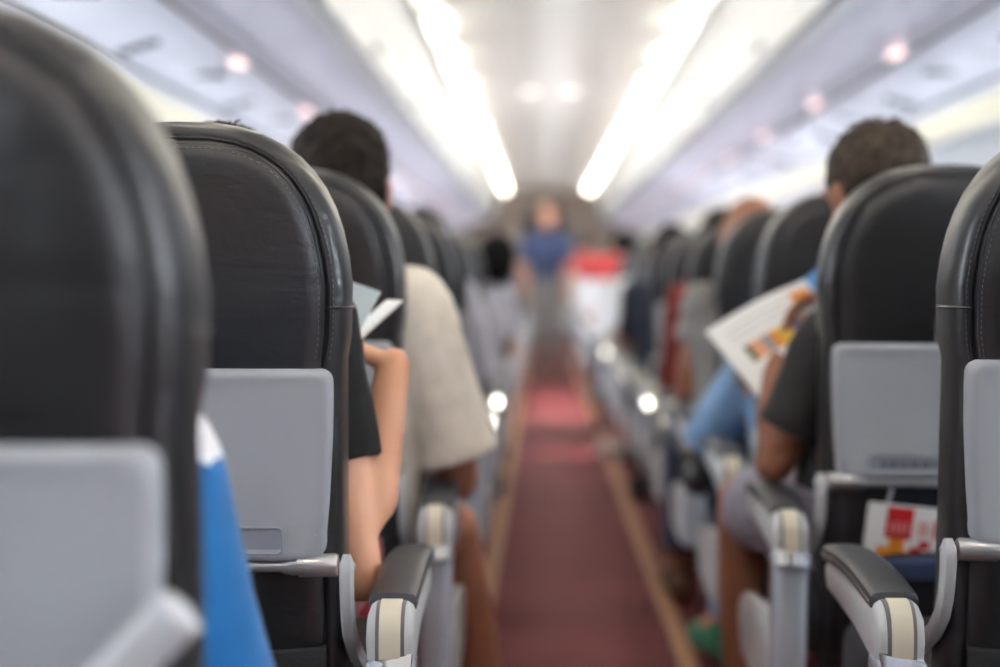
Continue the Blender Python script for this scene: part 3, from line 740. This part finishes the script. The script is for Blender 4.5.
# left side
yL = lambda k: row_y(-1, k)
yR = lambda k: row_y(1, k)
yoke_z = 0.852
person('passenger in a bright blue jersey with white shoulders, arm beside the nearest left seat', -0.53, yL(1), SK_TAN, BLUE, DARKP, SH_BLACK, HAIRM,
       J=dict(knR=(-0.49, yL(1)+0.62, 0.50), shR=(-0.437, yL(1)+0.26, 0.848), shL=(-0.71, yL(1)+0.28, 0.90), elR=(-0.398, yL(1)+0.33, 0.64), neck=(-0.55, yL(1)+0.27, 0.93), head=(-0.55, yL(1)+0.29, 1.03), chest=(-0.55, yL(1)+0.27, 0.78), wrR=(-0.42, yL(1)+0.50, 0.60)),
       sleeve=1.0, pant=1.9, vox=0.010, yoke=WHITEC, loose=0.006)
yoke_z = 9
person('passenger in a black shirt, bare forearm raised with a leaflet beside the sharp left seat', -0.53, yL(2), SK_LIGHT, BLACKT, REDP, SH_BLACK, HAIRM,
       J=dict(shR=(-0.405, yL(2)+0.235, 0.935), shL=(-0.68, yL(2)+0.25, 0.935), elR=(-0.340, yL(2)+0.19, 0.612), wrR=(-0.308, yL(2)+0.30, 0.882), hdR=(-0.85, 0.25, 0.30), hnR=(0.35, -0.1, 0.9),
              wrL=(-0.46, yL(2)+0.42, 0.84), hdL=(0.4, 0.3, 0.6), head=(-0.527, yL(2)+0.265, 1.073), neck=(-0.53, yL(2)+0.25, 0.985)),
       sleeve=0.55, pant=1.9, vox=0.0055, size=0.86, hands=(0.6, 1.0), look=(-0.15, 0, 0))
person('dark-haired passenger in a beige shirt leaning toward the aisle on the left', -0.50, yL(3), skinmat('warm brown skin', (182, 126, 100)), BEIGE, SHORTG, SH_WHITE, HAIRM,
       J=dict(shR=(-0.345, yL(3)+0.22, 0.935), shL=(-0.64, yL(3)+0.26, 0.955), elR=(-0.255, yL(3)+0.25, 0.635), wrR=(-0.30, yL(3)+0.48, 0.64), neck=(-0.475, yL(3)+0.26, 1.03), head=(-0.475, yL(3)+0.275, 1.160), chest=(-0.48, yL(3)+0.26, 0.82),
              hipR=(-0.40, yL(3)+0.30, 0.545), knR=(-0.285, yL(3)+0.50, 0.50), anR=(-0.215, yL(3)+0.62, 0.11), toR=(-0.20, yL(3)+0.78, 0.045)),
       sleeve=0.88, pant=0.6, vox=0.007, style='full', loose=0.018, look=(-0.1, 0, 0.1), head_s=1.10)
person('passenger in a pale lavender shirt in the sixth left row', -0.50, yL(6), SK_TAN, LAV, DENIMD, SH_BLACK, HAIRM,
       J=dict(shR=(-0.385, yL(6)+0.25, 0.93), elR=(-0.305, yL(6)+0.30, 0.68)), sleeve=1.6, pant=1.9, loose=0.01, vox=0.014)
person('black-haired passenger leaning far into the aisle on the left', -0.42, yL(8), SK_TAN, LAV, DARKP, SH_BLACK, HAIRBLK,
       J=dict(shR=(-0.275, yL(8)+0.30, 0.90), shL=(-0.54, yL(8)+0.27, 0.92), neck=(-0.345, yL(8)+0.28, 0.97), head=(-0.295, yL(8)+0.30, 1.06), elR=(-0.24, yL(8)+0.36, 0.68), chest=(-0.40, yL(8)+0.27, 0.80)), sleeve=0.7, pant=1.9, vox=0.014, style='full')
# right side
person('greying passenger in a charcoal T-shirt reading a magazine on the right', 0.50, yR(2), SK_BROWN, CHAR, SHORTG, SH_BLACK, HAIRG,
       J=dict(shL=(0.402, yR(2)+0.22, 0.885), shR=(0.69, yR(2)+0.26, 0.93), elL=(0.308, yR(2)+0.24, 0.672), wrL=(0.345, yR(2)+0.42, 0.86), hdL=(0.35, 0.25, 0.8), hnL=(-0.8, 0.3, 0.2), neck=(0.50, yR(2)+0.26, 1.01), head=(0.487, yR(2)+0.275, 1.145), chest=(0.51, yR(2)+0.26, 0.82), wrR=(0.60, yR(2)+0.46, 0.80), hdR=(-0.4, 0.3, 0.7),
              knL=(0.300, yR(2)+0.56, 0.555), hipL=(0.42, yR(2)+0.28, 0.545), anL=(0.30, yR(2)+0.58, 0.10), toL=(0.30, yR(2)+0.74, 0.045)),
       sleeve=0.74, pant=0.85, vox=0.006, look=(-0.25, 0, 0.45), loose=-0.002, head_s=1.04, hands=(0.7, 0.5))
person('passenger in light blue jeans with one leg crossed, third right row', 0.55, yR(3), SK_TAN, GREYC, JEANS, SH_GREEN, HAIRM,
       J=dict(head=(0.56, yR(3)+0.30, 1.03), neck=(0.56, yR(3)+0.28, 0.93), shL=(0.40, yR(3)+0.28, 0.88), shR=(0.72, yR(3)+0.28, 0.88), elL=(0.40, yR(3)+0.36, 0.68), hipL=(0.47, yR(3)+0.28, 0.56), knL=(0.44, yR(3)+0.34, 0.86), anL=(0.275, yR(3)+0.44, 0.585), toL=(0.30, yR(3)+0.58, 0.52), knR=(0.52, yR(3)+0.60, 0.56), anR=(0.37, yR(3)+0.66, 0.12), toR=(0.32, yR(3)+0.80, 0.055)),
       sleeve=0.6, pant=1.98, vox=0.010, shoeL=SH_BLACK)
person('bald-headed passenger in a grey T-shirt in the fourth right row', 0.46, yR(4), SK_BROWN, GREYC, DENIMD, SH_BROWN, None,
       J=dict(head=(0.475, yR(4)+0.28, 1.112), neck=(0.475, yR(4)+0.26, 0.98), shL=(0.345, yR(4)+0.25, 0.92), shR=(0.63, yR(4)+0.26, 0.93), elL=(0.300, yR(4)+0.27, 0.69), wrL=(0.36, yR(4)+0.47, 0.68), knL=(0.33, yR(4)+0.60, 0.56), anL=(0.32, yR(4)+0.72, 0.10), toL=(0.30, yR(4)+0.90, 0.05)),
       sleeve=0.45, pant=1.85, vox=0.010)
person('passenger in a red shirt in the fifth right row', 0.49, yR(5), SK_BROWN, REDC, DARKP, SH_BLACK, HAIRM,
       J=dict(shL=(0.365, yR(5)+0.25, 0.92), elL=(0.335, yR(5)+0.30, 0.66)), sleeve=1.5, pant=1.9, vox=0.014)
person('passenger in a navy shirt in the seventh right row, hand at the aisle', 0.45, yR(7), SK_BROWN, NAVY, DARKP, SH_BLACK, HAIRBLK,
       J=dict(shL=(0.30, yR(7)+0.27, 0.93), elL=(0.285, yR(7)+0.30, 0.74), wrL=(0.28, yR(7)+0.50, 0.68)), sleeve=1.0, pant=1.9, vox=0.014)
person('passenger in grey with a white shoe out in the aisle on the right', 0.52, yR(9), SK_TAN, WHITEC, GREYC, SH_WHITE, HAIRM,
       J=dict(shL=(0.34, yR(9)+0.27, 0.93), elL=(0.29, yR(9)+0.31, 0.70), knL=(0.33, yR(9)+0.62, 0.55), anL=(0.40, yR(9)+0.70, 0.09), toL=(0.235, yR(9)+0.72, 0.045)), sleeve=0.9, pant=1.9, vox=0.016)
yoke_z = 0.985
person('passenger in a coral red top leaning into the aisle far on the right', 0.40, yR(11), SK_TAN, WHITEC, DARKP, SH_BLACK, HAIRBLK,
       J=dict(pel=(0.44, yR(11)+0.27, 0.60), chest=(0.38, yR(11)+0.27, 0.92), neck=(0.36, yR(11)+0.30, 1.13), head=(0.42, yR(11)+0.33, 1.16), shL=(0.22, yR(11)+0.28, 1.07), shR=(0.50, yR(11)+0.28, 1.09), elL=(0.26, yR(11)+0.34, 0.86)), sleeve=0.9, pant=1.9, vox=0.016, yoke=PINK)
yoke_z = 1.03
person('passenger in a pale shirt in the fourteenth right row beside the aisle', 0.44, yR(14), SK_TAN, WHITEC, GREYC, SH_WHITE, HAIRM,
       J=dict(shL=(0.29, yR(14)+0.27, 0.95), elL=(0.26, yR(14)+0.31, 0.70)), sleeve=0.9, pant=1.9, vox=0.018)
person('passenger in a coral red top in the farthest occupied right row', 0.42, yR(21), SK_TAN, WHITEC, GREYC, SH_WHITE, HAIRM,
       J=dict(pel=(0.42, yR(21)+0.27, 0.62), chest=(0.38, yR(21)+0.27, 0.98), neck=(0.36, yR(21)+0.30, 1.24), head=(0.38, yR(21)+0.30, 1.34), shL=(0.20, yR(21)+0.28, 1.17), shR=(0.50, yR(21)+0.28, 1.19), elL=(0.22, yR(21)+0.34, 0.94)), sleeve=0.9, pant=1.9, vox=0.018, yoke=PINK)
yoke_z = 9
# standing in the aisle
ys = 14.2
person('person in a blue top standing in the aisle far ahead', -0.05, ys, SK_TAN, UNIBLUE, GREYC, SH_BLACK, HAIRG,
       J=dict(pel=(-0.05, ys, 0.93), chest=(-0.05, ys, 1.22), neck=(-0.05, ys, 1.46), head=(-0.03, ys-0.02, 1.59), shL=(-0.23, ys, 1.37), shR=(0.13, ys, 1.37), elL=(-0.27, ys, 1.09), elR=(0.17, ys, 1.09), wrL=(-0.25, ys-0.08, 0.85), wrR=(0.15, ys-0.08, 0.85), hdL=(0, -0.1, -1), hdR=(0, -0.1, -1), hnL=(-1, 0, 0), hnR=(1, 0, 0),
              hipL=(-0.13, ys, 0.88), hipR=(0.03, ys, 0.88), knL=(-0.14, ys-0.02, 0.49), knR=(0.04, ys-0.05, 0.49), anL=(-0.14, ys+0.02, 0.10), anR=(0.04, ys-0.03, 0.10), toL=(-0.15, ys-0.14, 0.045), toR=(0.05, ys-0.19, 0.045)),
       sleeve=0.8, pant=1.92, vox=0.016, look=(0, 0, math.pi-0.4), group='people standing in the aisle')

# ------------------------------------------------------------------ papers
def sheet(name, A, e1, e2, mt, parent=None, t=0.0025, bend=0.0, n=8):
    A, e1, e2 = V(A), V(e1), V(e2); nr = e1.cross(e2).normalized(); m = MB(); rings = []
    for i in range(n+1):
        u = i/n; off = nr*bend*math.sin(math.pi*u)
        p, q = A + e1*u + off, A + e1*u + e2 + off
        rings.append([p, q, q + nr*t, p + nr*t])
    m.loft(rings); return obj(name, m.mesh(name, mt, angle=30), parent)
def patch(name, A, e1, e2, u0, u1, v0, v1, mt, parent, lift=0.0008, side=-1, bend=0.0):
    A, e1, e2 = V(A), V(e1), V(e2); nr = e1.cross(e2).normalized(); m = MB(); vs = []; n = 4
    rings = [[A + e1*u + e2*v + nr*(bend*math.sin(math.pi*u) + s) for v, s in ((v0, side*lift), (v1, side*lift), (v1, side*lift*0.2), (v0, side*lift*0.2))] for u in [u0 + (u1-u0)*i/n for i in range(n+1)]]
    m.loft(rings); return obj(name, m.mesh(name, mt, smooth=False), parent)
INKS = {n: mat('print ' + n, srgb(*c), 0.5) for n, c in dict(red=(196, 28, 36), orange=(226, 140, 36), brown=(110, 74, 58), yellow=(226, 184, 60), purple=(132, 108, 150), peach=(222, 160, 124), blue=(96, 156, 214), green=(76, 92, 60), grey=(150, 150, 156), palegrey=(205, 206, 208), pink=(224, 130, 134), darkgrey=(96, 98, 104)).items()}
# leaflet in the raised hand
y2 = yL(2)
lf = empty('leaflet', (-0.36, y2+0.34, 0.90)); tag(lf, 'folded white leaflet held up beside the sharp left seat', 'leaflet')
def rel(o, p): return V(p) - V(o.location)
PAPERB = mat('pale blue white paper', srgb(206, 222, 228), 0.6)
sheet('front_page', rel(lf, (-0.365, y2+0.33, 0.912)), (-0.06, 0.03, 0.02), (0.035, 0.01, 0.068), PAPERB, lf)
sheet('back_page', rel(lf, (-0.362, y2+0.345, 0.912)), (-0.03, 0.07, 0.00), (0.062, 0.012, 0.056), PAPER, lf)
# magazine read by the passenger on the right
A = V((0.21, 2.90, 0.8956)); e1 = V((0.174, 0.0, 0.0928))*1.06; e2 = V((0.0887, -0.12, -0.122))
mg = empty('open_magazine', A + e1); tag(mg, 'open magazine with a strip of colour photographs held by the reader on the right', 'magazine')
a = A - (A + e1)
sheet('left_page', a, e1, e2, PAPER, mg, t=0.004, bend=-0.012)
B = V((0, 0, 0)); f1 = V((0.15, -0.03, 0.095))
sheet('right_page', B, f1, e2*0.95, PAPER, mg, t=0.004, bend=-0.015)
patch('page_picture', B, f1, e2*0.95, 0.02, 0.95, 0.0, 0.3, INKS['blue'], mg, side=-1, bend=-0.015)
patch('page_picture', B, f1, e2*0.95, 0.3, 0.95, 0.12, 0.22, PAPER, mg, side=-1, lift=0.0014, bend=-0.015)
x = 0.17
for nm, wd in (('green', 0.05), ('peach', 0.12), ('grey', 0.08), ('orange', 0.07), ('yellow', 0.13), ('purple', 0.12), ('peach', 0.16), ('brown', 0.06)):
    patch('page_picture', a, e1, e2, x, x+wd, 0.40, 0.62, INKS[nm], mg, bend=-0.012); x += wd
patch('page_picture', a, e1, e2, 0.80, 0.98, 0.10, 0.30, INKS['orange'], mg, bend=-0.012)
for v in (0.14, 0.22, 0.30, 0.74, 0.80, 0.86): patch('text_line', a, e1, e2, 0.12, 0.74 if v < 0.5 else 0.55, v, v+0.02, INKS['palegrey'], mg, bend=-0.012)
patch('page_picture', a, e1, e2, 0.62, 0.80, 0.72, 0.92, INKS['palegrey'], mg, bend=-0.012)
# red and white magazine in the pocket of the second right seat
yy = yR(2) + (TOP-0.60)*LEAN - 0.022
A = V((0.4335, yy-0.004, 0.630)); th = math.radians(-6); W_, H_ = 0.145, 0.17
e1 = V((math.cos(th), 0, math.sin(th)))*W_; e2 = V((math.sin(th), 0.10, -math.cos(th)))*H_
mg = empty('pocket_magazine', A); tag(mg, 'white magazine with red block and orange picture in the pocket of the second right seat', 'magazine')
sheet('cover', (0, 0, 0), e1, e2, PAPER, mg, t=0.004)
P = lambda u0, u1, v0, v1, c, lift=0.0008: patch('cover_print', (0, 0, 0), e1, e2, u0, u1, v0, v1, INKS[c], mg, lift=lift)
P(0.22, 0.52, 0.02, 0.33, 'red')
for i, (u, v) in enumerate(((0.26, 0.17), (0.32, 0.16), (0.38, 0.17), (0.44, 0.16))): P(u, u+0.04, v, v+0.11, 'pink', 0.0014)
P(0.28, 0.45, 0.33, 0.62, 'orange'); P(0.14, 0.32, 0.42, 0.58, 'orange', 0.0012); P(0.36, 0.52, 0.45, 0.60, 'orange', 0.0010); P(0.30, 0.34, 0.54, 0.62, 'brown', 0.0016)
P(0.52, 0.66, 0.40, 0.46, 'red'); P(0.62, 0.74, 0.33, 0.41, 'red'); P(0.60, 0.63, 0.14, 0.28, 'pink'); P(0.66, 0.69, 0.14, 0.28, 'pink'); P(0.76, 0.80, 0.12, 0.30, 'red'); P(0.80, 0.85, 0.12, 0.15, 'red'); P(0.72, 0.86, 0.42, 0.62, 'grey')
A2 = V((0.475, yy-0.010 + 0.012, 0.662)); 
sc_ = sheet('safety_card', (0, 0, 0), V((0.12, 0, -0.004)), V((-0.035, 0.012, -0.13)), mat('dark glossy card', srgb(34, 36, 42), 0.2), None, t=0.003); sc_.location = A2
tag(sc_, 'dark glossy safety card behind the magazine in the second right seat pocket', 'card')
ed = MB().tube([(0, -0.001, 0), (-0.035*0.4, 0.004, -0.052), (-0.035, 0.011, -0.13)], 0.0035, 6); obj('card_edge', ed.mesh('card_edge', INKS['grey']), sc_)
bc = MB(); rnd = random.Random(5)
bc.rbox((0, 0, 0), (0.14, 0.02, 0.04), 0.009, 3)
for i, v in enumerate(bc.v): bc.v[i] = (v[0], v[1] + 0.006*math.sin(v[0]*60), v[2] + 0.008*math.sin(v[0]*45 + 1))
o = obj('folded_cloth', bc.mesh('folded_cloth', cloth('navy pouch cloth', (42, 56, 92)))); o.location = (0.51, yy-0.022, 0.528); tag(o, 'dark blue folded pouch in front of the red and white magazine', 'pouch')
# white magazine sticking out of the pocket of the nearest left seat
T_ = V((-0.326, yL(1)-0.030, 0.798)); P0 = V((-0.58, yL(1)+0.055, 0.545)); e1 = P0 - T_; e2 = V((0.028, 0.004, -0.030))
mg = empty('white_magazine', P0); tag(mg, 'blurred white rolled magazine with red print at the bottom left, before the nearest seat', 'magazine')
m = MB(); ax = e1.normalized(); u_ = e2.normalized(); v_ = ax.cross(u_)
m.loft([[T_ + e1*t - P0 + u_*(0.016*math.cos(a)) + v_*(0.010*math.sin(a)) for a in [2*math.pi*j/16 for j in range(16)]] for t in (0, 0.01, 0.3, 0.6, 1.0)])
obj('roll', m.mesh('roll', mat('pale grey paper', srgb(206, 209, 215), 0.6)), mg)
m = MB()
m.loft([[T_ + e1*t - P0 + u_*(0.0163*math.cos(a)) - v_*(0.0104*math.sin(a)) for a in [math.pi*j/10 for j in range(2, 8)]] + [T_ + e1*t - P0 + u_*(0.0150*math.cos(a)) - v_*(0.0094*math.sin(a)) for a in [math.pi*j/10 for j in range(7, 1, -1)]] for t in (0.22, 0.25, 0.28)])
obj('red_print', m.mesh('red_print', INKS['red']), mg)
bpy.data.scenes.remove(TMP)
